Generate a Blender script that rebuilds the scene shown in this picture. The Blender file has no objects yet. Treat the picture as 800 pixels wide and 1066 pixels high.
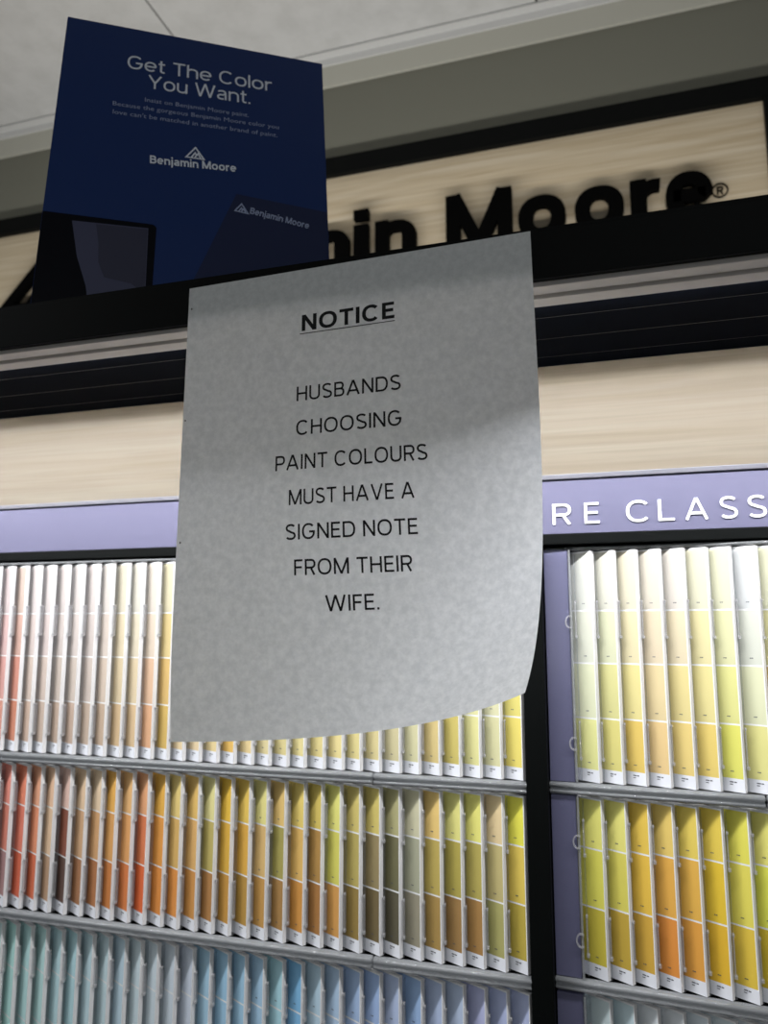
import bpy, bmesh, math, random
import numpy as np
from mathutils import Vector, Matrix
random.seed(7)
SC = bpy.context.scene
COL = SC.collection
EYE = 1.60                      # camera height; every Z below is given relative to the eye and lifted by EYE

# ------------------------------------------------------------------ camera
cd = bpy.data.cameras.new('camera'); cam = bpy.data.objects.new('camera', cd); COL.objects.link(cam)
cam.location = (0, 0, EYE); cam.rotation_euler = (math.radians(98.5), 0, math.radians(16.9))
cd.sensor_fit = 'VERTICAL'; cd.sensor_height = 36; cd.sensor_width = 36; cd.lens = 36 * 795 / 1066
cd.clip_start = 0.01
cd.dof.use_dof = True; cd.dof.focus_distance = 0.47; cd.dof.aperture_fstop = 10.0
SC.camera = cam

# ------------------------------------------------------------------ world, lights, exposure
SC.view_settings.view_transform = 'Standard'; SC.view_settings.look = 'None'
SC.view_settings.gamma = 1.0; SC.view_settings.use_curve_mapping = False
SC.view_settings.exposure = 0.0
SC.cycles.transparent_max_bounces = 32
SC.cycles.max_bounces = 8
W = bpy.data.worlds.new('store'); SC.world = W; W.use_nodes = True
W.node_tree.nodes['Background'].inputs[0].default_value = (0.92, 0.97, 1.0, 1)
W.node_tree.nodes['Background'].inputs[1].default_value = 0.145

def area(name, loc, target, sx, sy, power, col, spread=math.pi):
    l = bpy.data.lights.new(name, 'AREA'); l.shape = 'RECTANGLE'; l.size = sx; l.size_y = sy
    l.energy = power; l.color = col; l.spread = spread
    o = bpy.data.objects.new(name, l); COL.objects.link(o); o.location = Vector(loc) + Vector((0, 0, EYE))
    d = Vector(target) - Vector(loc)
    o.rotation_euler = d.to_track_quat('-Z', 'Y').to_euler()
    return o
# the LED bar inside the canopy, behind its pale rails, washing the colour racks
area('canopy_led', (-0.32, 0.4396, 0.1946), (-0.32, 0.4900, 0.0), 1.30, 0.0032, 5.9, (0.96, 0.975, 1.0))
# lamps lying on top of the display, washing the shop sign and the ceiling above it
area('sign_wash', (-0.45, 0.86, 0.24), (-0.45, 1.25, 0.62), 1.7, 0.05, 6.0, (1.0, 0.98, 0.945))
# ceiling troffers out in the shop
area('troffer_aisle', (0.5, -1.3, 1.09), (0.5, -1.3, 0.0), 1.2, 0.6, 9.5, (0.95, 0.985, 1.0))
area('troffer_far', (-2.2, -0.3, 1.09), (-2.2, -0.3, 0.0), 1.2, 0.6, 9.5, (0.95, 0.985, 1.0))

# ------------------------------------------------------------------ helpers
def lin(c):
    out = []
    for v in c[:3]:
        v = v / 255.0
        out.append(v / 12.92 if v <= 0.04045 else ((v + 0.055) / 1.055) ** 2.4)
    return tuple(out)

def material(name, col, rough=0.5, metal=0.0, spec=0.5, var=0.0, scale=30.0):
    m = bpy.data.materials.new(name); m.use_nodes = True
    nt = m.node_tree; b = nt.nodes['Principled BSDF']
    b.inputs['Roughness'].default_value = rough; b.inputs['Metallic'].default_value = metal
    b.inputs['Specular IOR Level'].default_value = spec
    b.inputs['Base Color'].default_value = (*col, 1)
    if var:
        tc = nt.nodes.new('ShaderNodeTexCoord'); n = nt.nodes.new('ShaderNodeTexNoise')
        n.inputs['Scale'].default_value = scale; n.inputs['Detail'].default_value = 4
        nt.links.new(tc.outputs['Object'], n.inputs['Vector'])
        r = nt.nodes.new('ShaderNodeMix'); r.data_type = 'RGBA'
        r.inputs[6].default_value = (*[c * (1 - var) for c in col], 1)
        r.inputs[7].default_value = (*[min(1, c * (1 + var)) for c in col], 1)
        nt.links.new(n.outputs['Fac'], r.inputs[0]); nt.links.new(r.outputs[2], b.inputs['Base Color'])
    return m

def wood_material(name, c1, c2, c3):
    m = bpy.data.materials.new(name); m.use_nodes = True
    nt = m.node_tree; b = nt.nodes['Principled BSDF']; b.inputs['Roughness'].default_value = 0.55
    b.inputs['Specular IOR Level'].default_value = 0.3
    tc = nt.nodes.new('ShaderNodeTexCoord'); mp = nt.nodes.new('ShaderNodeMapping')
    mp.inputs['Scale'].default_value = (2.2, 30, 60)
    nt.links.new(tc.outputs['Object'], mp.inputs['Vector'])
    n = nt.nodes.new('ShaderNodeTexNoise'); n.inputs['Scale'].default_value = 1.6; n.inputs['Detail'].default_value = 7
    n.inputs['Distortion'].default_value = 0.6
    nt.links.new(mp.outputs[0], n.inputs['Vector'])
    mp2 = nt.nodes.new('ShaderNodeMapping'); mp2.inputs['Scale'].default_value = (9, 120, 420)
    nt.links.new(tc.outputs['Object'], mp2.inputs['Vector'])
    n2 = nt.nodes.new('ShaderNodeTexNoise'); n2.inputs['Scale'].default_value = 1.0; n2.inputs['Detail'].default_value = 4
    nt.links.new(mp2.outputs[0], n2.inputs['Vector'])
    r = nt.nodes.new('ShaderNodeValToRGB'); e = r.color_ramp.elements
    e[0].position = 0.30; e[0].color = (*c1, 1); e[1].position = 0.70; e[1].color = (*c3, 1)
    x = e.new(0.5); x.color = (*c2, 1)
    nt.links.new(n.outputs['Fac'], r.inputs[0])
    mx = nt.nodes.new('ShaderNodeMix'); mx.data_type = 'RGBA'; mx.blend_type = 'MULTIPLY'; mx.inputs[0].default_value = 0.35
    r2 = nt.nodes.new('ShaderNodeValToRGB'); r2.color_ramp.elements[0].position = 0.35; r2.color_ramp.elements[1].position = 0.6
    r2.color_ramp.elements[0].color = (0.72, 0.70, 0.66, 1)
    nt.links.new(n2.outputs['Fac'], r2.inputs[0])
    nt.links.new(r.outputs[0], mx.inputs[6]); nt.links.new(r2.outputs[0], mx.inputs[7])
    nt.links.new(mx.outputs[2], b.inputs['Base Color'])
    return m

def acrylic_material(name, col, clear, rough=0.12):
    m = bpy.data.materials.new(name); m.use_nodes = True
    nt = m.node_tree; b = nt.nodes['Principled BSDF']; out = nt.nodes['Material Output']
    b.inputs['Base Color'].default_value = (*col, 1); b.inputs['Roughness'].default_value = rough
    b.inputs['Specular IOR Level'].default_value = 0.7
    t = nt.nodes.new('ShaderNodeBsdfTransparent'); t.inputs[0].default_value = (0.93, 0.94, 0.95, 1)
    mx = nt.nodes.new('ShaderNodeMixShader'); mx.inputs[0].default_value = clear
    nt.links.new(b.outputs[0], mx.inputs[1]); nt.links.new(t.outputs[0], mx.inputs[2])
    nt.links.new(mx.outputs[0], out.inputs[0])
    return m

def paper_material(name):
    m = bpy.data.materials.new(name); m.use_nodes = True
    nt = m.node_tree; nt.nodes.clear()
    out = nt.nodes.new('ShaderNodeOutputMaterial')
    d = nt.nodes.new('ShaderNodeBsdfDiffuse'); d.inputs[0].default_value = (0.80, 0.82, 0.81, 1)
    t = nt.nodes.new('ShaderNodeBsdfTranslucent')
    tc = nt.nodes.new('ShaderNodeTexCoord')
    n = nt.nodes.new('ShaderNodeTexNoise'); n.inputs['Scale'].default_value = 240; n.inputs['Detail'].default_value = 6; n.inputs['Roughness'].default_value = 0.65
    nt.links.new(tc.outputs['Object'], n.inputs['Vector'])
    r = nt.nodes.new('ShaderNodeValToRGB')
    r.color_ramp.elements[0].position = 0.36; r.color_ramp.elements[0].color = (0.62, 0.64, 0.67, 1)
    r.color_ramp.elements[1].position = 0.66; r.color_ramp.elements[1].color = (0.84, 0.85, 0.88, 1)
    nt.links.new(n.outputs['Fac'], r.inputs[0]); nt.links.new(r.outputs[0], t.inputs[0])
    rd = nt.nodes.new('ShaderNodeValToRGB')
    rd.color_ramp.elements[0].position = 0.36; rd.color_ramp.elements[0].color = (0.75, 0.77, 0.77, 1)
    rd.color_ramp.elements[1].position = 0.66; rd.color_ramp.elements[1].color = (0.84, 0.86, 0.86, 1)
    nt.links.new(n.outputs['Fac'], rd.inputs[0]); nt.links.new(rd.outputs[0], d.inputs[0])
    mx = nt.nodes.new('ShaderNodeMixShader'); mx.inputs[0].default_value = 0.29
    nt.links.new(d.outputs[0], mx.inputs[1]); nt.links.new(t.outputs[0], mx.inputs[2])
    nt.links.new(mx.outputs[0], out.inputs[0])
    return m

def ceiling_material(name):
    m = material(name, (0.74, 0.74, 0.73), rough=0.9, spec=0.1)
    nt = m.node_tree; b = nt.nodes['Principled BSDF']
    tc = nt.nodes.new('ShaderNodeTexCoord'); n = nt.nodes.new('ShaderNodeTexNoise')
    n.inputs['Scale'].default_value = 22; n.inputs['Detail'].default_value = 8; n.inputs['Roughness'].default_value = 0.6
    nt.links.new(tc.outputs['Object'], n.inputs['Vector'])
    r = nt.nodes.new('ShaderNodeValToRGB')
    r.color_ramp.elements[0].position = 0.3; r.color_ramp.elements[0].color = (0.68, 0.68, 0.67, 1)
    r.color_ramp.elements[1].position = 0.6; r.color_ramp.elements[1].color = (0.76, 0.76, 0.755, 1)
    nt.links.new(n.outputs['Fac'], r.inputs[0]); nt.links.new(r.outputs[0], b.inputs['Base Color'])
    return m

def strip_material(name):
    m = bpy.data.materials.new(name); m.use_nodes = True
    nt = m.node_tree; b = nt.nodes['Principled BSDF']; b.inputs['Roughness'].default_value = 0.45
    b.inputs['Specular IOR Level'].default_value = 0.25
    a = nt.nodes.new('ShaderNodeVertexColor'); a.layer_name = 'paint'
    nt.links.new(a.outputs['Color'], b.inputs['Base Color'])
    return m

M = dict(
    black=material('black_laminate', (0.0022, 0.0028, 0.0027), 0.55, spec=0.08, var=0.1),
    soffit=material('dark_soffit_board', (0.0034, 0.0050, 0.0090), 0.75, spec=0.02, var=0.15, scale=8),
    soffit_edge=material('soffit_edge_band', (0.022, 0.024, 0.028), 0.4),
    rail=material('satin_aluminium', (0.70, 0.66, 0.63), 0.45, metal=0.0),
    frame=material('black_frame', (0.0035, 0.004, 0.004), 0.6, spec=0.08, var=0.1),
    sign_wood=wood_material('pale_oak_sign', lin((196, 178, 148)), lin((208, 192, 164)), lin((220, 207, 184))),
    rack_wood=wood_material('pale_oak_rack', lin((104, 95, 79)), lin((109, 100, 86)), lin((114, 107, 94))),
    lavender=material('lavender_header', lin((94, 93, 116)), 0.5, spec=0.25, var=0.03, scale=6),
    header_trim=material('header_trim_grey', lin((92, 92, 100)), 0.4),
    white=material('white_vinyl', (0.88, 0.88, 0.90), 0.5),
    side=material('slate_purple_panel', lin((92, 92, 118)), 0.35, spec=0.5, var=0.06, scale=14),
    tray=material('tray_grey', lin((150, 148, 148)), 0.6),
    acrylic=acrylic_material('clear_acrylic', (0.34, 0.35, 0.36), 0.50),
    fin=acrylic_material('clear_acrylic_fin', (0.55, 0.55, 0.55), 0.90),
    clip=acrylic_material('clear_acrylic_clip', (0.62, 0.60, 0.60), 0.72),
    strip=strip_material('printed_colour_card'),
    card=material('white_card_edges', (0.68, 0.665, 0.66), 0.7, spec=0.2, var=0.06, scale=900),
    label=material('white_card_label', (0.84, 0.85, 0.90), 0.55, spec=0.25),
    smallprint=material('grey_small_print', (0.10, 0.10, 0.12), 0.7),
    paper=paper_material('copier_paper'),
    ink=material('black_toner', (0.008, 0.008, 0.009), 0.6, spec=0.2),
    navy=material('navy_print', lin((13, 47, 106)), 0.38, spec=0.3, var=0.04, scale=5),
    navy_dark=material('dark_navy_print', lin((26, 38, 76)), 0.38, spec=0.3),
    tablet=material('black_print', lin((6, 8, 18)), 0.4, spec=0.1),
    screen=material('charcoal_print', lin((70, 73, 100)), 0.45, spec=0.3),
    screen_dark=material('dark_charcoal_print', lin((54, 56, 78)), 0.45, spec=0.3),
    silver=material('pale_grey_print', lin((232, 238, 250)), 0.5, spec=0.25),
    silver_dim=material('grey_print', lin((160, 172, 205)), 0.5, spec=0.25),
    board=material('white_easel_board', (0.6, 0.6, 0.6), 0.7),
    letter=material('black_sign_letter', (0.0018, 0.0018, 0.0018), 0.6, spec=0.02),
    wall=material('olive_grey_paint', lin((126, 126, 115)), 0.85, spec=0.15, var=0.02, scale=3),
    band=material('pale_wall_band', lin((196, 195, 184)), 0.8, spec=0.15),
    angle=material('white_wall_angle', (0.72, 0.72, 0.71), 0.6, spec=0.3),
    gap=material('dark_joint', (0.16, 0.16, 0.155), 0.9),
    ceiling=ceiling_material('mineral_ceiling_tile'),
    floor=material('vinyl_floor', (0.42, 0.40, 0.37), 0.5, var=0.1, scale=4),
)

def link(name, me, mats, parent=None, smooth=False):
    for m in (mats if isinstance(mats, (list, tuple)) else [mats]): me.materials.append(m)
    if smooth:
        for p in me.polygons: p.use_smooth = True
    o = bpy.data.objects.new(name, me); COL.objects.link(o)
    if parent is not None: o.parent = parent
    return o

class MB:
    """collects simple solids into one mesh"""
    def __init__(s): s.v = []; s.f = []; s.mi = []
    def add(s, vs, fs, mi=0):
        k = len(s.v); s.v += [tuple(v) for v in vs]; s.f += [[k + i for i in f] for f in fs]; s.mi += [mi] * len(fs)
    def box(s, x0, x1, y0, y1, z0, z1, mi=0, c=0.0):
        if c <= 0:
            vs = [(x, y, z) for z in (z0, z1) for y in (y0, y1) for x in (x0, x1)]
            s.add(vs, [(0, 2, 3, 1), (4, 5, 7, 6), (0, 1, 5, 4), (2, 6, 7, 3), (0, 4, 6, 2), (1, 3, 7, 5)], mi)
            return
        bm = bmesh.new(); bmesh.ops.create_cube(bm, size=1)
        for v in bm.verts:
            v.co = Vector(((x0 + x1) / 2 + v.co.x * (x1 - x0), (y0 + y1) / 2 + v.co.y * (y1 - y0), (z0 + z1) / 2 + v.co.z * (z1 - z0)))
        bmesh.ops.bevel(bm, geom=bm.edges[:], offset=c, segments=2, affect='EDGES', profile=0.7)
        bm.verts.index_update()
        s.add([v.co[:] for v in bm.verts], [[v.index for v in f.verts] for f in bm.faces], mi); bm.free()
    def prism(s, pts, fn, mi=0):
        """pts: 2D outline; fn(pt, side) -> 3D, side 0/1"""
        n = len(pts); a = [fn(p, 0) for p in pts]; b = [fn(p, 1) for p in pts]
        s.add(a + b, [list(range(n))[::-1], list(range(n, 2 * n))] + [(i, (i + 1) % n, n + (i + 1) % n, n + i) for i in range(n)], mi)
    def mesh(s, name):
        me = bpy.data.meshes.new(name); me.from_pydata(s.v, [], s.f)
        for p, i in zip(me.polygons, s.mi): p.material_index = i
        bm = bmesh.new(); bm.from_mesh(me); bmesh.ops.recalc_face_normals(bm, faces=bm.faces[:]); bm.to_mesh(me); bm.free()
        me.update(); return me
    def build(s, name, mats, parent=None, loc=None, smooth=False):
        o = link(name, s.mesh(name), mats, parent, smooth)
        if loc is not None: o.location = loc
        return o

def L(x, y, z): return (x, y, z + EYE)

def tag(o, label=None, cat=None, group=None, kind=None):
    if label: o['label'] = label
    if cat: o['category'] = cat
    if group: o['group'] = group
    if kind: o['kind'] = kind
    return o

def thing(name, label, cat, loc=(0, 0, 0), group=None):
    o = bpy.data.objects.new(name, None); COL.objects.link(o); o.location = L(*loc); o.empty_display_size = 0.03
    return tag(o, label, cat, group)

def structure(name, mb, mats):
    o = mb.build(name, mats, loc=(0, 0, EYE)); o['kind'] = 'structure'; return o

# ------------------------------------------------------------------ a small grotesque stroke alphabet (cap height 1)
def ell(cx, cy, rx, ry, a0, a1, n=22, e=0.88):
    out = []
    for i in range(n + 1):
        a = math.radians(a0 + (a1 - a0) * i / n); c, s_ = math.cos(a), math.sin(a)
        out.append((cx + rx * math.copysign(abs(c) ** e, c), cy + ry * math.copysign(abs(s_) ** e, s_)))
    return out

XH = 0.74
def glyph(ch, w):
    """-> (list of (points, closed)), width"""
    h = w / 2
    def S(*p): return (list(p), False)
    def bowl(x0, xr, y0, y1): # right-facing bowl between heights y0<y1 (centre lines)
        r = (y1 - y0) / 2; rx = min(r, (xr - x0) * 0.7)
        return ([(x0, y1)] + ell(xr - rx, (y0 + y1) / 2, rx, r, 90, -90, 14) + [(x0, y0)], False)
    if ch == ' ': return [], 0.30
    if ch == '.': return [S((h * 1.05, 0), (h * 1.05, w * 1.05))], w * 1.05
    if ch == 'A':
        W_ = .90 + h * .5; return [S((h * 1.02, 0), (W_ / 2 - h * .12, 1)), S((W_ / 2 + h * .12, 1), (W_ - h * 1.02, 0)), S((W_ * .2, .30), (W_ * .8, .30))], W_
    if ch == 'B':
        return [S((h, 0), (h, 1)), bowl(h, .60, .525, 1 - h), bowl(h, .66 - h * .2, h, .525)], .66 + h * .6
    if ch in 'CG':
        W_ = .86 + h * .4; a = ell(W_ / 2, .5, W_ / 2 - h, .5 - h + .012, 42, 318, 30)
        if ch == 'C': return [(a, False)], W_ - .02
        return [(ell(W_ / 2, .5, W_ / 2 - h, .5 - h + .012, 42, 335, 30) + [(W_ - h, .47)], False), S((W_ * .55, .47), (W_ - h * .2, .47))], W_
    if ch == 'D':
        W_ = .80 + h * .4; return [S((h, 0), (h, 1)), ([(h, 1 - h)] + ell(W_ - h - .36, .5, .36, .5 - h, 90, -90, 20) + [(h, h)], False)], W_
    if ch == 'E': return [S((h, 0), (h, 1)), S((h, 1 - h), (.60, 1 - h)), S((h, .52), (.56, .52)), S((h, h), (.62, h))], .62
    if ch == 'F': return [S((h, 0), (h, 1)), S((h, 1 - h), (.58, 1 - h)), S((h, .50), (.53, .50))], .58
    if ch == 'H': return [S((h, 0), (h, 1)), S((.76 - h, 0), (.76 - h, 1)), S((h, .51), (.76 - h, .51))], .76
    if ch == 'I': return [S((h, 0), (h, 1))], w
    if ch == 'L': return [S((h, 0), (h, 1)), S((h, h), (.56, h))], .56
    if ch == 'M':
        W_ = .92 + h; return [S((h, 0), (h, 1)), S((W_ - h, 0), (W_ - h, 1)), S((h * 1.1, .99), (W_ / 2, h * .4)), S((W_ / 2, h * .4), (W_ - h * 1.1, .99))], W_
    if ch == 'N': return [S((h, 0), (h, 1)), S((.78 - h, 0), (.78 - h, 1)), S((h * 1.15, .97), (.78 - h * 1.15, .03))], .78
    if ch == 'O':
        W_ = .90 + h * .4; return [(ell(W_ / 2, .5, W_ / 2 - h, .5 - h + .012, 0, 360, 40)[:-1], True)], W_
    if ch == 'P': return [S((h, 0), (h, 1)), bowl(h, .66 - h * .2, .44, 1 - h)], .66
    if ch == 'R': return [S((h, 0), (h, 1)), bowl(h, .67 - h * .2, .46, 1 - h), S((.40, .46), (.70 - h, 0))], .71
    if ch == 'S':
        W_ = .68 + h * .4; r = W_ / 2 - h
        return [(ell(W_ / 2, .745, r * .95, .255 - h + .01, 28, 250, 18) + ell(W_ / 2, .26, r, .26 - h + .008, 78, -152, 20), False)], W_
    if ch == 'T': return [S((.36, 0), (.36, 1)), S((0, 1 - h), (.72, 1 - h))], .72
    if ch == 'U': return [([(h, 1)] + ell(.38, .33, .38 - h, .33 - h + .012, 180, 360, 20) + [(.76 - h, 1)], False)], .76
    if ch == 'V':
        W_ = .88; return [S((h * 1.02, 1), (W_ / 2 - h * .12, 0)), S((W_ / 2 + h * .12, 0), (W_ - h * 1.02, 1))], W_
    if ch == 'W':
        W_ = 1.28 + h * .4; q = W_ / 4
        return [S((h, 1), (q * 1.05, 0)), S((q * 1.05, 0), (2 * q, 1)), S((2 * q, 1), (W_ - q * 1.05, 0)), S((W_ - q * 1.05, 0), (W_ - h, 1))], W_
    if ch == 'Y': return [S((h, 1), (.43, .42)), S((.86 - h, 1), (.43, .42)), S((.43, .46), (.43, 0))], .86
    x = XH; cy = x / 2; ry = cy - h + .008
    if ch == 'o': return [(ell(.36, cy, .36 - h, ry, 0, 360, 36)[:-1], True)], .72
    if ch == 'e': return [([(h, cy)] + [(.70 - h, cy)] + ell(.35, cy, .35 - h, ry, 0, 318, 34), False)], .70
    if ch == 'c': return [(ell(.34, cy, .34 - h, ry, 45, 315, 30), False)], .64
    if ch == 'a':
        return [([(.05 + h * .4, x - .13)] + ell(.31, x - .22, .31 - h - .02, .22 - h, 140, 0, 14) + [(.62 - h, 0)], False),
                (ell(.30, .215, .30 - h, .215 - h + .008, 60, 300, 22), False), S((.40, .42), (.62 - h, .42))], .64
    if ch == 'n': return [S((h, 0), (h, x)), ([(h, x * .55)] + ell(.335, x - .30, .335 - h, .30 - h, 180, 0, 18) + [(.67 - h, 0)], False)], .67
    if ch == 'h': return [S((h, 0), (h, 1)), ([(h, x * .55)] + ell(.335, x - .30, .335 - h, .30 - h, 180, 0, 18) + [(.67 - h, 0)], False)], .67
    if ch == 'm':
        return [S((h, 0), (h, x)), ([(h, x * .55)] + ell(.30, x - .27, .30 - h, .27 - h, 180, 0, 16) + [(.60 - h, 0)], False),
                ([(.60 - h, x * .55)] + ell(.90 - w, x - .27, .30 - h, .27 - h, 180, 0, 16) + [(1.20 - w * 1.5, 0)], False)], 1.20 - w
    if ch == 'u': return [S((.66 - h, 0), (.66 - h, x)), ([(h, x)] + ell(.33, .30, .33 - h, .30 - h, 180, 360, 18) + [(.66 - h, x * .5)], False)], .66
    if ch == 'r': return [S((h, 0), (h, x)), ([(h, x * .5)] + ell(.36, x - .34, .36 - h, .34 - h, 180, 80, 12), False)], .43
    if ch == 'i': return [S((h, 0), (h, x)), S((h, .84), (h, 1.02))], w
    if ch == 'l': return [S((h, 0), (h, 1))], w
    if ch == 't': return [([(.16, .94)] + ell(.16 + .17, .17, .17, .17 - h, 180, 275, 8) + [(.38, h)], False), S((0, x - h), (.39, x - h))], .40
    if ch == 'j': return [([(.12, x)] + ell(-.02, -.10, .14, .12, 0, -80, 8), False), S((.12, .84), (.12, 1.02))], .12 + h
    return [], .3

VSTROKE = [1.0]
def ribbon(pts, closed, w):
    """left and right offset lines of a poly-line with mitred corners"""
    P = [Vector(p) for p in pts]; n = len(P); Lf, Rt = [], []
    for i in range(n):
        a = P[i - 1] if (i > 0 or closed) else None
        b = P[(i + 1) % n] if (i < n - 1 or closed) else None
        d1 = (P[i] - a).normalized() if a is not None and (P[i] - a).length > 1e-9 else None
        d2 = (b - P[i]).normalized() if b is not None and (b - P[i]).length > 1e-9 else None
        if d1 is None: d1 = d2
        if d2 is None: d2 = d1
        t = d1 + d2
        if t.length < 1e-6: t = d1
        t.normalize(); nn = Vector((-t.y, t.x)); k = max(0.45, nn.dot(Vector((-d1.y, d1.x))))
        o_ = nn * (w / 2 / k); o_.y *= VSTROKE[0]; Lf.append(P[i] + o_); Rt.append(P[i] - o_)
    return Lf, Rt

def lift(A, B, si):
    return [(p[0], p[1] - (si % 40) * 4e-6, p[2]) for p in A], [(p[0], p[1] - (si % 40) * 4e-6, p[2]) for p in B]

def strokes_into(mb, strokes, w, fn, depth=False):
    """fn(x, y, side) -> 3D point; flat when depth is False"""
    for si, (pts, closed) in enumerate(strokes):
        Lf, Rt = ribbon(pts, closed, w); n = len(Lf); m = n if closed else n - 1
        A = [fn(p.x, p.y, 0) for p in Lf]; B = [fn(p.x, p.y, 0) for p in Rt]
        if not depth:
            A, B = lift(A, B, si)
            mb.add(A + B, [(i, n + i, n + (i + 1) % n, (i + 1) % n) for i in range(m)]); continue
        A2 = [fn(p.x, p.y, 1) for p in Lf]; B2 = [fn(p.x, p.y, 1) for p in Rt]
        A = [(p[0], p[1] - si * 4e-5, p[2]) for p in A]; B = [(p[0], p[1] - si * 4e-5, p[2]) for p in B]
        fs = []
        for i in range(m):
            j = (i + 1) % n
            fs += [(i, n + i, n + j, j), (2 * n + i, 2 * n + j, 3 * n + j, 3 * n + i), (i, j, 2 * n + j, 2 * n + i), (n + i, 3 * n + i, 3 * n + j, n + j)]
        if not closed: fs += [(0, 2 * n, 3 * n, n), (n - 1, 2 * n - 1, 4 * n - 1, 3 * n - 1)]
        mb.add(A + B + A2 + B2, fs)

def line_strokes(text, w, gap, space=None):
    x = 0; out = []
    for ch in text:
        st, wd = glyph(ch, w)
        if ch == ' ': x += (space if space is not None else wd); continue
        out += [([(px + x, py) for px, py in pts], cl) for pts, cl in st]
        x += wd + gap
    return out, x - gap

def text_between(mb, text, u0, u1, w, gap, fn, space=None):
    """fit a line of text between u0 and u1; fn(u, height) in the caller's units; cap height 1 is scaled by the caller"""
    st, tot = line_strokes(text, w, gap, space)
    k = (u1 - u0) / tot
    strokes_into(mb, st, w, lambda x, y, s: fn(u0 + x * k, y))

# ------------------------------------------------------------------ the room
mb = MB(); mb.box(-3.2, 1.8, 1.27, 1.33, -EYE, 1.18); structure('wall_back', mb, M['wall'])
mb = MB(); mb.box(-3.2, 1.8, 1.263, 1.2695, 1.0435, 1.1025, c=0.001); structure('trim_1', mb, M['band'])
mb = MB(); mb.box(-3.2, 1.8, 1.243, 1.2628, 1.1005, 1.1040); mb.box(-3.2, 1.8, 1.259, 1.2628, 1.0865, 1.1005); structure('trim_2', mb, M['angle'])
mb = MB(); TP = 0.6665; x0 = -0.759 - 5 * TP
mb.box(-4.6, 4.2, -3.4, 1.33, 1.124, 1.16, 1)
for i in range(12):
    for j in range(7):
        xa = x0 + i * TP; yb = 1.242 - j * TP
        mb.box(xa + 0.0022, xa + TP - 0.0022, yb - TP + 0.004, yb, 1.1042, 1.123)
structure('ceiling', mb, [M['ceiling'], M['gap']])
mb = MB(); mb.box(-4.6, 4.2, -3.4, 1.36, -EYE - 0.05, -EYE); structure('floor', mb, M['floor'])

# ------------------------------------------------------------------ the shop sign on the wall
SY = 1.262
sign = thing('wall_sign', 'black framed pale oak shop sign with raised black lettering on the wall', 'sign', (-0.6, SY, 0.5))
def in_thing(root, x, y, z): return (x - root.location.x, y - root.location.y, z + EYE - root.location.z)
def part(mb, name, mats, root, smooth=False):
    mb.v = [in_thing(root, *v) for v in mb.v]
    return mb.build(name, mats, root, smooth=smooth)
mb = MB(); mb.box(-1.72, 0.268, SY, 1.2695, 0.47, 0.855); part(mb, 'wood_panel', M['sign_wood'], sign)
for (a, b, c, d) in ((-1.755, 0.294, 0.846, 0.8815), (-1.755, 0.294, 0.44, 0.4755)):
    mb = MB(); mb.box(a, b, 1.249, 1.2695, c, d, c=0.0015); part(mb, 'frame_rail', M['frame'], sign)
for (a, b) in ((-1.755, -1.72), (0.2615, 0.294)):
    mb = MB(); mb.box(a, b, 1.2495, 1.2692, 0.4757, 0.8458, c=0.0015); part(mb, 'frame_rail', M['frame'], sign)
BASE, CAP = 0.651, 0.1075
VSTROKE[0] = 0.78
letters = [('B', -.960, -.880, 1), ('e', -.872, -.795, 1), ('n', -.780, -.704, 1), ('j', -.712, -.672, 1), ('a', -.655, -.583, 1), ('m', -.567, -.4446, 1),
           ('i', -.4352, -.407, 1), ('n', -.3939, -.3172, 1), ('M', -.262, -.1454, 1), ('o', -.1354, -.0551, 1), ('o', -.0407, .0392, 1), ('r', .0492, .0975, 1), ('e', .1039, .1755, 1)]
for ch, xa, xb, _ in letters:
    w = 0.225; st, wd = glyph(ch, w)
    pts2 = [p for pts, cl in st for side in ribbon(pts, cl, w) for p in side]
    lo, hi = min(p[0] for p in pts2), max(p[0] for p in pts2); zl, zh = min(p[1] for p in pts2), max(p[1] for p in pts2)
    za = BASE - (.001 if ch in 'oea' else 0); zb_ = BASE + (CAP if ch in 'BMi' else (.0795 if ch in 'oea' else .0785))
    if ch == 'j': za = BASE - .030; zb_ = BASE + CAP
    mb = MB()
    strokes_into(mb, st, w, lambda x, y, s: (xa + (x - lo) / (hi - lo) * (xb - xa), SY - 0.024 + 0.014 * s, za + (y - zl) / (zh - zl) * (zb_ - za)), depth=True)
    part(mb, 'letter', M['letter'], sign)
# triangle mark before the name, and the small registered mark after it
def triangle_mark(mb, cx, base, half, height, w, fn, depth=False):
    st = [([(cx - half, base), (cx, base + height), (cx + half, base)], True),
          ([(cx - half * .45, base), (cx - half * .02, base + height * .50), (cx + half * .18, base + height * .26)], False),
          ([(cx - half * .02, base + height * .08), (cx + half * .32, base + height * .46), (cx + half * .66, base)], False)]
    strokes_into(mb, st, w, fn, depth)
VSTROKE[0] = 1.0
mb = MB(); triangle_mark(mb, -1.105, 0.664, 0.118, 0.122, 0.022, lambda x, y, s: (x, SY - 0.024 + 0.014 * s, y), True); part(mb, 'logo_mark', M['letter'], sign)
mb = MB(); strokes_into(mb, [(ell(.1886, .7010, .0115, .0118, 0, 360, 30, 1.0)[:-1], True)], .0022, lambda x, y, s: (x, SY - 0.002 + 0.0018 * s, y), True)
st, wd = glyph('R', .17); strokes_into(mb, st, .17, lambda x, y, s: (.1838 + x * .0135, SY - 0.002 + 0.0018 * s, .6942 + y * .0135), True)
part(mb, 'registered_mark', M['letter'], sign)

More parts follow.
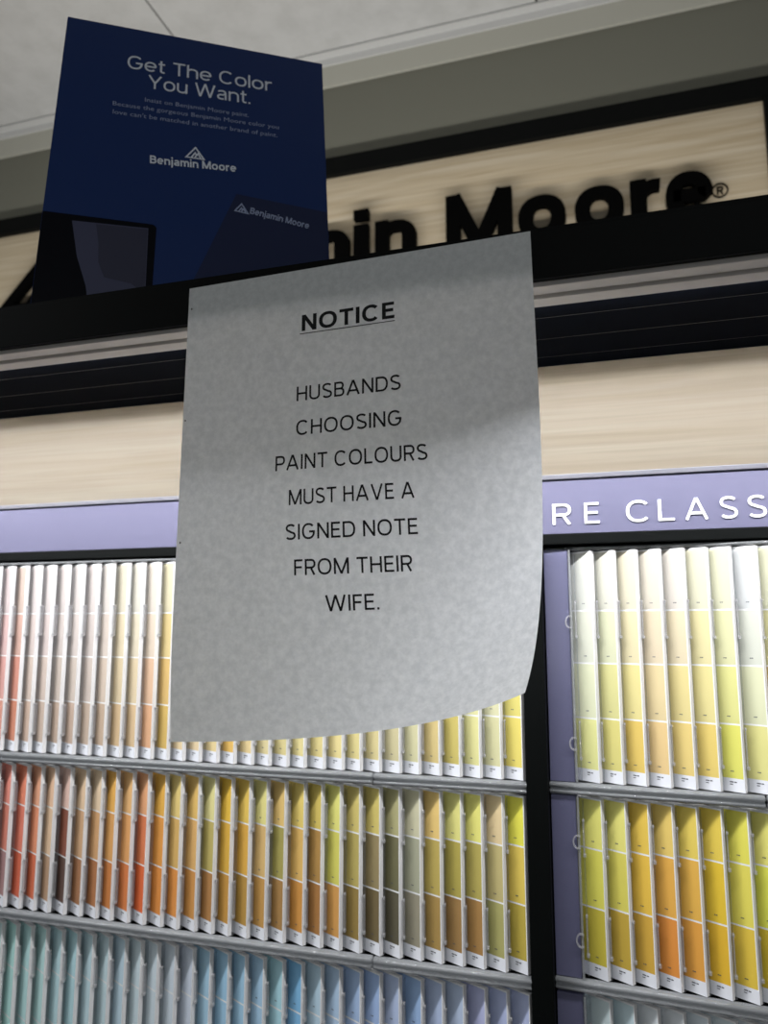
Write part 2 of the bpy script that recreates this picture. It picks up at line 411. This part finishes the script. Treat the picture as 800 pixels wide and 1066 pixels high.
# ------------------------------------------------------------------ the display cabinet
FY = 0.4085            # front of the canopy
XL, XR = -1.15, 0.62
cab = thing('display_cabinet', 'black paint colour display cabinet with a projecting canopy over the strip racks', 'display cabinet', (-0.2, 0.6, -EYE))
mb = MB(); mb.box(XL, XR, FY, 0.4132, 0.1910, 0.2195, c=0.0006); part(mb, 'fascia', M['black'], cab)
mb = MB(); mb.box(XL, XR, FY + 0.0004, 0.90, 0.2196, 0.2212); part(mb, 'top_board', M['black'], cab)
mb = MB(); mb.box(XL, XR, 0.4136, 0.4244, 0.1885, 0.2040, c=0.0006); part(mb, 'canopy_rail', M['rail'], cab)
mb = MB(); mb.box(XL, XR, 0.4262, 0.4378, 0.1868, 0.2040, c=0.0006); part(mb, 'canopy_rail', M['rail'], cab)
for (a, b) in ((0.4525, 0.4705), (0.4712, 0.5075), (0.5082, 0.5435), (0.5442, 0.5645)):
    mb = MB(); mb.box(XL, XR, a, b, 0.1933, 0.2100, c=0.0007); part(mb, 'soffit_board', M['soffit'], cab)
    mb = MB(); mb.box(XL, XR, b + 0.0001, b + 0.0006, 0.1934, 0.2090); part(mb, 'soffit_joint', M['soffit_edge'], cab)
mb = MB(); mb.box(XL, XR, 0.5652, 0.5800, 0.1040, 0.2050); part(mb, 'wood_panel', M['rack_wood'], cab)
mb = MB(); mb.box(XL, XR, 0.6000, 0.6150, -EYE, 0.2190); part(mb, 'back_board', M['black'], cab)
mb = MB(); mb.box(-0.0662, -0.0512, 0.5570, 0.5990, -EYE + 0.001, 0.0575, c=0.0008); part(mb, 'post', M['black'], cab)
mb = MB(); mb.box(XL, XR, 0.5622, 0.5660, 0.0585, 0.0661, c=0.0006); part(mb, 'cross_bar', M['black'], cab)

# the lavender header strip above the racks
HY = 0.5628
head = thing('header_sign', 'lavender header strip with white capital letters above the colour racks', 'sign', (-0.2, HY, 0.066))
mb = MB(); mb.box(XL, XR, HY, 0.5650, 0.0663, 0.1058); part(mb, 'panel', M['lavender'], head)
mb = MB(); mb.box(XL, XR, HY - 0.0020, 0.5650, 0.1060, 0.1096, c=0.0006); part(mb, 'edge_trim', M['header_trim'], head)
hl = [('M', -.1120, -.0945), ('O', -.0885, -.0720), ('O', -.0660, -.0497), ('R', -.0422, -.0290), ('E', -.0199, -.0095), ('C', .0085, .0231), ('L', .0298, .0404), ('A', .0473, .0619), ('S', .0697, .0805), ('S', .0871, .0983)]
for ch, xa, xb in [(c_, a_ * 1.008, b_ * 1.008) for c_, a_, b_ in hl]:
    w = 0.115; st, wd = glyph(ch, w)
    xs = [p[0] for pts, cl in st for side in ribbon(pts, cl, w) for p in side]; lo, hi = min(xs), max(xs)
    mb = MB(); strokes_into(mb, st, w, lambda x, y, s: (xa + (x - lo) / (hi - lo) * (xb - xa), HY - 0.0010 + 0.0008 * s, 0.0728 + y * 0.0151), True)
    part(mb, 'letter', M['white'], head)

# ------------------------------------------------------------------ colour strips
ORD = ['first', 'second', 'third', 'fourth', 'fifth', 'sixth', 'seventh', 'eighth', 'ninth', 'tenth', 'eleventh', 'twelfth', 'thirteenth', 'fourteenth', 'fifteenth', 'sixteenth', 'seventeenth', 'eighteenth', 'nineteenth', 'twentieth'] 
ORD += ['twenty-' + s for s in ORD[:9]] + ['thirtieth'] + ['thirty-' + s for s in ORD[:9]]
def colour_word(c):
    import colorsys
    h, s, v = colorsys.rgb_to_hsv(*[x / 255 for x in c]); h *= 360
    if 150 <= h < 200: return 'pale grey-teal' if s < .2 else 'pale teal'
    if 200 <= h < 260:
        if s < .16: return 'pale grey-blue'
        return 'sky blue' if h < 217 else 'pale lavender-blue'
    if s < .10: return 'off-white'
    if s < .22: return 'pale pink' if h < 22 else ('pale beige' if h < 40 else ('pale cream' if h < 54 else 'pale green-cream'))
    if v < .55: return 'dark brown' if h < 30 else 'dark olive'
    if h < 20: return 'salmon' if s < .5 else 'terracotta'
    if h < 35: return 'peach' if s < .45 else 'orange-tan'
    if h < 44: return 'light tan' if s < .45 else 'golden orange'
    if h < 54: return 'cream' if s < .34 else ('yellow' if v > .85 else 'mustard')
    return 'pale lime' if s < .4 else ('lemon' if v > .78 else 'olive')

YAW = math.radians(28)
FW, FT = 0.026, 0.0034           # card width, stack thickness
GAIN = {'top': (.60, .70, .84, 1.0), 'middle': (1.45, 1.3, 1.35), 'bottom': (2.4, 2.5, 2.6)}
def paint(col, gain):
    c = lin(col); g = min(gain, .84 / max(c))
    return tuple(q * g * .92 + .038 for q in c)  # lifted towards grey: haze of the clear plastic, mixed into the card colour
def strip_meshes(cols, heights, label_h, small, gain):
    """front card, label and stack as meshes; origin at the right front corner, bottom at z=0"""
    cu, su = math.cos(YAW), math.sin(YAW)
    def P(a, d, z): return (-a * cu + d * su, a * su + d * cu, z)      # a along the card leftwards, d backwards into the stack
    top = label_h + sum(heights)
    # front card with printed bands
    me = bpy.data.meshes.new('front_card'); v = []; f = []; c = []
    def quad(a0, a1, z0, z1, col, d=0.0):
        k = len(v); v.extend([P(a1, d, z0), P(a0, d, z0), P(a0, d, z1), P(a1, d, z1)]); f.append((k, k + 1, k + 2, k + 3)); c.append(col)
    wht = (0.86, 0.86, 0.86); E0 = 0.0007
    z = top
    quad(0, E0, label_h, top, wht)
    for i, (col, hh) in enumerate(zip(cols, heights)):
        g = 0.0011
        zt, zb = z, z - hh
        quad(E0, FW, zt - g, zt, wht)
        quad(E0, FW, zb, zt - g, paint(col, gain[i]))
        z = zb
    if small:
        zz = top
        for hh in heights:
            zz -= hh
            for (a, ln) in ((0.0088, 0.0008), (0.0078, 0.0012)):
                quad(a - ln, a, zz + 0.0042, zz + 0.0048, (0.10, 0.10, 0.12), -0.00008)
    me.from_pydata(v, [], f)
    ca = me.color_attributes.new('paint', 'FLOAT_COLOR', 'CORNER')
    for p in me.polygons:
        for li in p.loop_indices: ca.data[li].color = (*c[p.index], 1)
    # label
    ml = MB()
    ml.add([P(FW, 0, 0), P(0, 0, 0), P(0, 0, label_h), P(FW, 0, label_h)], [(0, 1, 2, 3)])
    for (a, ln, q, t) in ((0.0098, 0.0026, 0.0058, 0.0007), (0.0068, 0.0016, 0.0058, 0.0007), (0.0098, 0.0020, 0.0044, 0.0005)):
        ml.add([P(a, -0.00008, q), P(a - ln, -0.00008, q), P(a - ln, -0.00008, q + t), P(a, -0.00008, q + t)], [(0, 1, 2, 3)], 1)
    # stack behind
    ms = MB()
    pts = [(0, 0.00008), (0, FT), (FW, FT), (FW, 0.00008)]
    ms.prism(pts, lambda p, s: P(p[0], p[1], top if s else 0.0))
    # tiny print: a smudge of text at the foot of each band, and on the label
    return me, ml, ms

def make_strip(x, y, z0, rot, cols, heights, label_h, label, group, small=True, gain=1.0):
    me, ml, ms = strip_meshes(cols, heights, label_h, small, gain)
    t = thing('paint_strip', label, 'paint strip', (x, y, z0), group); t.rotation_euler = (0, 0, rot)
    fc = link('front_card', me, M['strip'], t)
    tag(ml.build('name_label', [M['label'], M['smallprint']], t), 'white label at the foot of the strip')
    tag(ms.build('card_stack', M['card'], t), 'white edges of the strips stacked behind')
    return t

def tint(c, k): return tuple(v + (250 - v) * k for v in c)
H1 = [0.042, 0.037, 0.038, 0.035]; H2 = [0.0330, 0.038, 0.036]; H3 = [0.034, 0.038, 0.038]
LAB = 0.0085
# rows are listed from the black post outwards
L1 = [((250,245,190),(244,236,150),(240,226,120),(234,216,105)), ((252,252,235),(240,238,205),(228,225,180),(214,210,160)), ((252,252,225),(245,243,195),(236,232,168),(224,219,148)),
      ((248,242,200),(240,226,160),(222,205,125),(205,188,98)), ((250,240,205),(240,222,170),(228,208,145),(214,192,126)), ((250,248,225),(238,234,200),(224,219,178),(210,205,160)),
      ((248,244,220),(236,228,190),(220,212,168),(206,196,150))] + [(tint(b, .80), tint(b, .55), tint(b, .28), b) for b in
      ((220,205,145), (225,210,140), (238,220,150), (225,208,138), (230,215,148), (225,210,145), (225,210,155), (235,210,150), (236,190,92), (235,212,152), (240,215,170), (240,214,166))]
L1 += [((251,240,200),(246,220,150),(232,192,112),(216,180,92)), ((254,242,226),(250,230,206),(238,196,160),(226,172,128)), ((253,247,229),(248,235,206),(235,214,174),(220,189,144)),
       ((250,240,214),(248,231,194),(230,209,168),(214,183,138)), ((250,240,230),(238,222,208),(222,202,182),(198,172,146)), ((250,238,232),(236,222,214),(218,202,190),(196,174,154)),
       ((251,240,234),(240,226,218),(220,204,190),(194,168,148)), ((246,234,228),(236,222,214),(216,200,186),(190,166,146)), ((250,238,234),(238,220,214),(222,202,188),(200,178,160)),
       ((251,239,235),(240,222,214),(224,203,188),(206,178,158)), ((242,216,200),(236,190,172),(224,150,128),(212,136,106)), ((250,230,228),(245,205,200),(234,172,162),(213,146,126)),
       ((246,216,212),(238,190,190),(224,164,154),(204,140,124)), ((248,224,222),(240,200,200),(226,174,168),(208,150,140)), ((246,220,222),(238,196,200),(222,170,170),(204,146,142))]
L2 = [((216,210,66),(206,180,72),(170,150,48)), ((195,174,130),(176,162,104),(155,150,86)), ((205,200,104),(166,152,70),(150,110,50)), ((195,190,110),(160,146,58),(140,105,50)),
      ((202,172,100),(170,150,70),(150,120,55)), ((176,172,142),(150,150,126),(132,126,106)), ((150,145,100),(94,90,54),(72,66,42)), ((182,166,86),(132,116,74),(96,80,40)),
      ((182,166,90),(166,150,75),(130,106,40)), ((210,206,108),(196,190,80),(190,136,60)), ((186,165,74),(160,120,50),(150,100,36)), ((220,195,100),(206,165,84),(190,130,46)),
      ((196,165,94),(150,140,64),(150,110,50)), ((205,196,120),(200,165,100),(176,130,56)), ((226,190,78),(206,156,50),(166,126,40)), ((236,190,48),(206,160,44),(180,130,40)),
      ((205,196,130),(176,160,84),(160,110,50)), ((220,180,94),(206,160,90),(190,130,55)), ((222,196,116),(200,160,84),(206,130,45)), ((226,170,58),(212,140,48),(206,126,40)),
      ((222,158,108),(202,108,58),(206,88,22)), ((226,175,110),(212,150,84),(200,110,45)), ((221,165,68),(202,145,74),(186,110,40)), ((216,190,156),(192,145,94),(160,100,50)),
      ((210,180,145),(190,150,110),(150,100,60)), ((196,164,150),(122,60,34),(74,44,28)), ((220,180,146),(206,174,140),(164,130,100)), ((226,160,124),(216,134,94),(196,94,54)),
      ((226,128,94),(206,108,84),(192,84,50)), ((202,120,104),(192,110,90),(150,110,108)), ((200,126,116),(186,110,100),(160,84,76)), ((196,120,116),(180,100,98),(150,80,76))]
L3 = [(180,190,225),(170,180,215),(175,180,216),(175,190,215),(170,185,215),(150,180,220),(170,185,215),(158,184,225),(160,185,220),(165,190,215),(165,190,205),(125,185,226),
      (150,190,200),(155,190,215),(150,190,215),(145,185,210),(150,185,205),(170,178,190),(170,180,188),(170,182,188),(165,180,185),(150,170,180),(165,185,190),(150,172,178),
      (140,170,175),(165,195,200),(165,200,198),(160,196,195),(150,190,185),(165,185,185),(160,186,184)]
R1 = [((252,253,242),(247,248,228),(240,242,204),(229,228,150)), ((248,246,228),(238,239,200),(228,223,150),(220,210,122)), ((252,243,214),(248,235,188),(240,226,150),(228,196,94)), ((250,240,220),(246,228,194),(240,218,164),(232,200,138)),
      ((252,243,230),(248,232,194),(240,222,150),(232,205,122)), ((250,246,214),(250,238,178),(240,226,152),(232,205,108)), ((252,250,214),(245,243,188),(236,233,148),(226,223,100)), ((249,251,250),(240,242,226),(236,237,196),(225,219,138)), ((251,250,214),(248,240,178),(236,202,120),(226,202,108))]
R2 = [((222,217,110),(208,202,78),(182,167,42)), ((224,217,114),(202,192,78),(177,147,38)), ((228,192,68),(218,177,52),(188,147,38)), ((218,188,94),(218,162,58),(204,127,38)),
      ((228,202,84),(224,172,62),(219,152,48)), ((226,198,68),(224,188,28),(219,173,16)), ((229,221,82),(216,204,78),(209,178,48)), ((226,218,112),(209,208,68),(194,168,18)), ((226,220,110),(212,206,70),(198,170,24))]
R3 = [(206,222,224),(196,216,222),(206,212,216),(212,217,221),(206,216,222),(202,214,218),(212,220,224),(208,216,222),(206,214,220)]

YF = 0.560
ROWS = [('top', 0.0535, H1), ('middle', -0.1178, H2), ('bottom', -0.2452, H3)]
def z_bottom(top, hs): return top - sum(hs) - LAB
RROT = math.radians(-3.7); RX0 = -0.0505
def ry(x): return 0.5685 + (x - RX0) * math.tan(RROT)
for (rn, top, hs), data in zip(ROWS, (L1, L2, L3)):
    for k, c in enumerate(data):
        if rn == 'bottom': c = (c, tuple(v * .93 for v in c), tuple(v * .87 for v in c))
        jx = random.uniform(-.0006, .0006)
        lab = f"{colour_word(c[len(c) // 2])} paint strip, {rn} row of left rack, {ORD[k]} left of black post"
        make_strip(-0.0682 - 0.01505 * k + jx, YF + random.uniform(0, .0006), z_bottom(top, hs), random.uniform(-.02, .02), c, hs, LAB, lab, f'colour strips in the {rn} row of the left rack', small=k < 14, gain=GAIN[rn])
for (rn, top, hs), data in zip(ROWS, (R1, R2, R3)):
    for k, c in enumerate(data):
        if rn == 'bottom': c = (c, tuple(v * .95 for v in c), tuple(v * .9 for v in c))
        x = -0.0165 + 0.01515 * k + random.uniform(-.0005, .0005)
        lab = f"{colour_word(c[len(c) // 2])} paint strip, {rn} row of right rack, {ORD[k]} right of slate side panel"
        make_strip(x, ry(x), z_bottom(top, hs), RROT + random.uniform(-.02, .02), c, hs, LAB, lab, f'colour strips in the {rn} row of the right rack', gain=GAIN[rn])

# ------------------------------------------------------------------ clear trays that hold the strips
def bar_mesh(mb, x0, x1, y, z, ry_, rz, n=12):
    """a rounded clear bar along x with softly closed ends"""
    rings = [(x0, .55), (x0 + .0008, 1), (x1 - .0008, 1), (x1, .55)]
    k = len(mb.v)
    vs = [(x, y + ry_ * s * math.cos(2 * math.pi * i / n), z + rz * s * math.sin(2 * math.pi * i / n)) for x, s in rings for i in range(n)]
    fs = [(r * n + i, r * n + (i + 1) % n, (r + 1) * n + (i + 1) % n, (r + 1) * n + i) for r in range(3) for i in range(n)]
    fs += [tuple(range(n))[::-1], tuple(range(3 * n, 4 * n))]
    mb.add(vs, fs)

CLIPS = {'top': ((0.018, -0.008), (-0.066, -0.092)), 'middle': ((-0.132, -0.156), (-0.194, -0.220)), 'bottom': ((-0.262, -0.284), (-0.322, -0.345))}
def clip_mesh(mb, x0, x1, y0, y1, zt, zb):
    mb.box(x0, x1, y0, y1, zb, zt, c=0.0004)
    mb.box(x0 - 0.0002, x1 + 0.0008, y0 - 0.0006, y1 - 0.0015, zb - 0.0006, zb + 0.0016, c=0.0004)
    mb.box(x0 - 0.0001, x1 + 0.0004, y0 - 0.0003, y1 - 0.0015, zt - 0.0016, zt, c=0.0004)

def tray(side, rn, top, hs, n):
    zb = z_bottom(top, hs)
    left = side == 'left'
    ox, oy, rot = (-0.0665, YF, 0) if left else (RX0, 0.5685, RROT)
    t = thing('strip_tray', f'clear acrylic tray holding the {rn} row of colour strips in the {side} rack', 'tray', (ox, oy, zb), 'clear strip trays')
    t.rotation_euler = (0, 0, rot)
    xa, xb = (-0.505, 0.0005) if left else (0.0, 0.163)
    mb = MB(); mb.box(xa, xb - 0.001, 0.0185, 0.0205, -0.004, (top - zb) - 0.001); mb.build('back_panel', M['tray'], t)
    ends = (xa, xb + 0.0008) if left else (xa - 0.0006, xb)
    seam = -0.1118 if left else 0.1365
    for (ea, eb) in ((ends[0], seam - 0.0003), (seam + 0.0003, ends[1])):
        mb = MB(); bar_mesh(mb, ea, eb, 0.0005, -0.0026, 0.0042, 0.0023); mb.build('front_rail', M['acrylic'], t, smooth=True)
        mb = MB(); bar_mesh(mb, ea, eb, 0.0005, -0.0068, 0.0036, 0.0020); mb.build('front_rail', M['acrylic'], t, smooth=True)
    if rn == 'top':
        mb = MB(); bar_mesh(mb, ends[0], ends[1], 0.0062, (top - zb) + 0.0022, 0.0026, 0.0016); mb.build('top_rail', M['acrylic'], t, smooth=True)
    for k in range(n):
        x = (-0.0682 - 0.01505 * k) - ox if left else (-0.0165 + 0.01515 * k) - ox
        if left: x -= 0.0131
        else: x -= 0.0131
        mb = MB(); mb.box(x, x + 0.0006, 0.0024, 0.0062, 0.0004, (top - zb) - 0.002); dv = mb.build('divider', M['fin'], t)
        for zt, zl in CLIPS[rn]:
            mb = MB(); clip_mesh(mb, x - 0.0002, x + 0.0009, 0.0012, 0.0050, zt - zb, zl - zb); mb.build('clip', M['clip'], dv)
    if not left:
        mb = MB(); mb.box(0.0002, 0.0172, -0.0008, 0.0180, -0.0002, (top - zb) + 0.0015, c=0.0005); tag(mb.build('side_panel', M['side'], t), 'slate purple side panel')
        mb = MB(); mb.box(0.0178, 0.0192, -0.0022, 0.0012, 0.0002, (top - zb) + 0.001, c=0.0003); mb.build('page_edge', M['acrylic'], t)
        for zt, zl in CLIPS[rn]:
            zc = (zt + zl) / 2 - zb - 0.002
            mb = MB(); pts = ell(0.0178, zc, 0.0030, 0.0042, 55, 305, 16, 1.0)
            strokes_into(mb, [(pts, False)], 0.0010, lambda x, y, s: (x, -0.0032 + 0.0012 * s, y), True); mb.build('ring', M['clip'], t)
    return t
for (rn, top, hs), n in zip(ROWS, (33, 32, 31)): tray('left', rn, top, hs, n)
for (rn, top, hs) in ROWS: tray('right', rn, top, hs, 9)

# ------------------------------------------------------------------ the blue counter card standing on the canopy
PO = np.array([-.42, .47, .5054]); PYAW, PLEAN = .5498, .2225
pu = np.array([math.cos(PYAW), math.sin(PYAW), 0]); pb = np.array([-math.sin(PYAW), math.cos(PYAW), 0])
pdn = np.array([0, 0, -1]) * math.cos(PLEAN) - pb * math.sin(PLEAN)
pn = np.cross(pu, pdn); pn = pn if pn[1] > 0 else -pn            # away from the viewer
CW, CHT = .2159, .2910
card = thing('counter_card', 'navy blue advertising card with white print leaning back on top of the canopy', 'advertising card', tuple(PO + pdn * CHT))
def pc(u, v, d=0.0): return tuple(PO + pu * u + pdn * v + pn * d)
def cpart(mb, name, mat): return part(mb, name, mat, card)
mb = MB(); mb.prism([(0, 0), (CW, 0), (CW, CHT), (0, CHT)], lambda p, s: pc(p[0], p[1], 0.0018 * s)); cpart(mb, 'panel', M['navy'])
def printed(pts, name, mat, d): 
    mb = MB(); mb.add([pc(u / 1000, v / 1000, -d) for u, v in pts], [list(range(len(pts)))]); return cpart(mb, name, mat)
rr = [(0.2, 205.3)] + [(77.5 + 4 * math.cos(math.radians(a)), 209.2 - 4 * math.sin(math.radians(a))) for a in (90, 70, 50, 30, 10, 0)] + [(81.0, 290.8), (0.2, 290.8)]
printed(rr, 'printed_tablet', M['tablet'], .0001)
printed([(21, 211), (75.5, 209.5), (76.8, 290.6), (39, 290.6), (35, 268), (27, 243)], 'printed_screen', M['screen'], .0002)
printed([(38, 211.5), (75, 210.5), (76, 270), (66, 262), (47, 259), (42, 246), (41, 230)], 'printed_reflection', M['screen_dark'], .0003)
printed([(141.3, 164), (215.7, 170.2), (215.7, 290.8), (97, 290.8)], 'printed_fan_deck', M['navy_dark'], .0001)
def ctext(name, text, u0, u1, base0, base1, cap, w, gap, mat, space=.36):
    mb = MB()
    sl = (base1 - base0) / (u1 - u0)
    text_between(mb, text, u0, u1, w, gap, lambda u, y: pc((u + y * cap * sl) / 1000, (base0 + (u - u0) * sl - y * cap) / 1000, -.0004), space)
    return cpart(mb, name, mat)
ctext('headline', 'Get The Color', 50.2, 170.4, 47.0, 45.2, 14.8, .125, .10, M['silver'])
ctext('headline', 'You Want.', 67.5, 151.8, 65.6, 64.4, 14.8, .125, .10, M['silver'])
ctext('brand_name', 'Benjamin Moore', 73.4, 141.0, 145.4, 141.6, 8.2, .19, .10, M['silver'], .34)
ctext('brand_name', 'Benjamin Moore', 152.0, 199.6, 182.4, 190.2, 6.4, .18, .10, M['silver_dim'], .34)
def small_text(text, u0, u1, base0, base1, cap):
    cu = bpy.data.curves.new('t', 'FONT'); cu.body = text; cu.resolution_u = 2
    ob = bpy.data.objects.new('t', cu); COL.objects.link(ob)
    dg = bpy.context.evaluated_depsgraph_get(); me = bpy.data.meshes.new_from_object(ob.evaluated_get(dg))
    vs = [v.co.copy() for v in me.vertices]; fs = [list(p.vertices) for p in me.polygons]
    bpy.data.objects.remove(ob); bpy.data.curves.remove(cu); bpy.data.meshes.remove(me)
    lo = min(v.x for v in vs); hi = max(v.x for v in vs); sl = (base1 - base0) / (u1 - u0)
    mb = MB(); mb.add([pc((u0 + (v.x - lo) / (hi - lo) * (u1 - u0)) / 1000, (base0 + (v.x - lo) / (hi - lo) * (base1 - base0) - v.y / .7 * cap) / 1000, -.0004) for v in vs], fs)
    return cpart(mb, 'body_text', M['silver_dim'])
small_text('Insist on Benjamin Moore paint.', 66.2, 150.5, 81.0, 79.6, 4.6)
small_text('Because the gorgeous Benjamin Moore color you', 41.7, 176.1, 90.6, 87.6, 4.6)
small_text("love can't be matched in another brand of paint.", 42.3, 174.8, 99.6, 97.0, 4.6)
mb = MB(); triangle_mark(mb, 107.9, -133.4, 7.0, 11.2, 1.3, lambda x, y, s: pc(x / 1000, (-y) / 1000, -.0004)); cpart(mb, 'logo_mark', M['silver'])
mb = MB(); triangle_mark(mb, 145.6, -182.2, 5.2, 8.4, 1.1, lambda x, y, s: pc(x / 1000, (-y + (x - 145.6) * .14) / 1000, -.0004)); cpart(mb, 'logo_mark', M['silver_dim'])
mb = MB(); mb.prism([(.085, .06), (.131, .06), (.140, .255), (.076, .255)], lambda p, s: tuple(np.array(pc(p[0], p[1], .0019 + (.0012 if s else 0))) + pb * max(0, (p[1] - .06)) * .20)); cpart(mb, 'easel_back', M['board'])

# ------------------------------------------------------------------ the notice hanging from the canopy
PP = (-0.25358, 0.40626, 0.21366, -0.00298, 0.02278, -0.05512, 0.21002, 0.80087, 1.20585)
SW, SH = .2159, .2794
def sheet(u, v):
    X0, Y0, Z0, yw, roll, lean, dc, ang, cth = PP
    n0, n1 = math.cos(ang), math.sin(ang); c = SW * n0 + SH * n1 - dc
    s = max(0.0, u * n0 + v * n1 - c)
    t = np.linspace(0, 1, 33); A = cth * (s * t / dc) ** 1.5
    ip = float(((np.cos(A)[:-1] + np.cos(A)[1:]) / 2).sum() * s / 32); op = float(((np.sin(A)[:-1] + np.sin(A)[1:]) / 2).sum() * s / 32)
    uu = u + (ip - s) * n0; vv = v + (ip - s) * n1
    a = uu * math.cos(roll) + vv * math.sin(roll); b = -uu * math.sin(roll) + vv * math.cos(roll)
    ex = np.array([math.cos(yw), math.sin(yw), 0]); nb = np.array([-math.sin(yw), math.cos(yw), 0])
    ez = np.array([0, 0, -1]) * math.cos(lean) + nb * math.sin(lean)
    nr = np.cross(ex, ez); nr = nr if nr[1] > 0 else -nr
    return np.array([X0, Y0, Z0]) + a * ex + b * ez + op * nr
def sheet_off(u, v, d):
    e = 1e-4; p = sheet(u, v); n = np.cross(sheet(u + e, v) - p, sheet(u, v + e) - p); n /= np.linalg.norm(n)
    n = n if n[1] > 0 else -n
    return tuple(p - n * d)
note = thing('paper_notice', 'white paper notice with black capitals hanging from the canopy front, corner curling', 'paper notice', (-0.145, 0.406, 0.216))
nu, nv = 54, 70; mb = MB()
mb.add([tuple(sheet(SW * i / nu, SH * j / nv)) for j in range(nv + 1) for i in range(nu + 1)],
       [(j * (nu + 1) + i, (j + 1) * (nu + 1) + i, (j + 1) * (nu + 1) + i + 1, j * (nu + 1) + i + 1) for j in range(nv) for i in range(nu)])
part(mb, 'sheet', M['paper'], note, smooth=True)
def ntext(name, text, u0, u1, base, cap, w, gap=.15, space=.36):
    mb = MB(); text_between(mb, text, u0, u1, w, gap, lambda u, y: sheet_off(u / 1000, (base - y * cap) / 1000, .00015), space)
    return part(mb, name, M['ink'], note)
ntext('title', 'NOTICE', 78.4, 136.4, 40.6, 10.4, .19, .13)
mb = MB(); n = 30
mb.add([sheet_off((77.2 + 59.4 * i / n) / 1000, q / 1000, .00015) for q in (42.0, 42.5) for i in range(n + 1)], [(i, i + 1, n + 2 + i, n + 1 + i) for i in range(n)])
part(mb, 'underline', M['ink'], note)
for text, u0, u1, base in (('HUSBANDS', 75.9, 139.7, 84.6), ('CHOOSING', 76.0, 139.8, 105.6), ('PAINT COLOURS', 63.3, 153.8, 126.2), ('MUST HAVE A', 72.2, 145.7, 147.0),
                           ('SIGNED NOTE', 70.4, 146.7, 167.1), ('FROM THEIR', 75.5, 142.6, 187.4), ('WIFE.', 93.1, 123.4, 208.0)):
    ntext('text_line', text, u0, u1, base, 9.0, .133)
for (u, v) in ((2.4, 14.6), (1.8, 88.8), (2.5, 165.0)):
    mb = MB(); mb.add([sheet_off((u + .5 * math.cos(a)) / 1000, (v + .7 * math.sin(a)) / 1000, .0002) for a in [i * math.pi / 4 for i in range(8)]], [list(range(8))])
    part(mb, 'ink_speck', M['ink'], note)
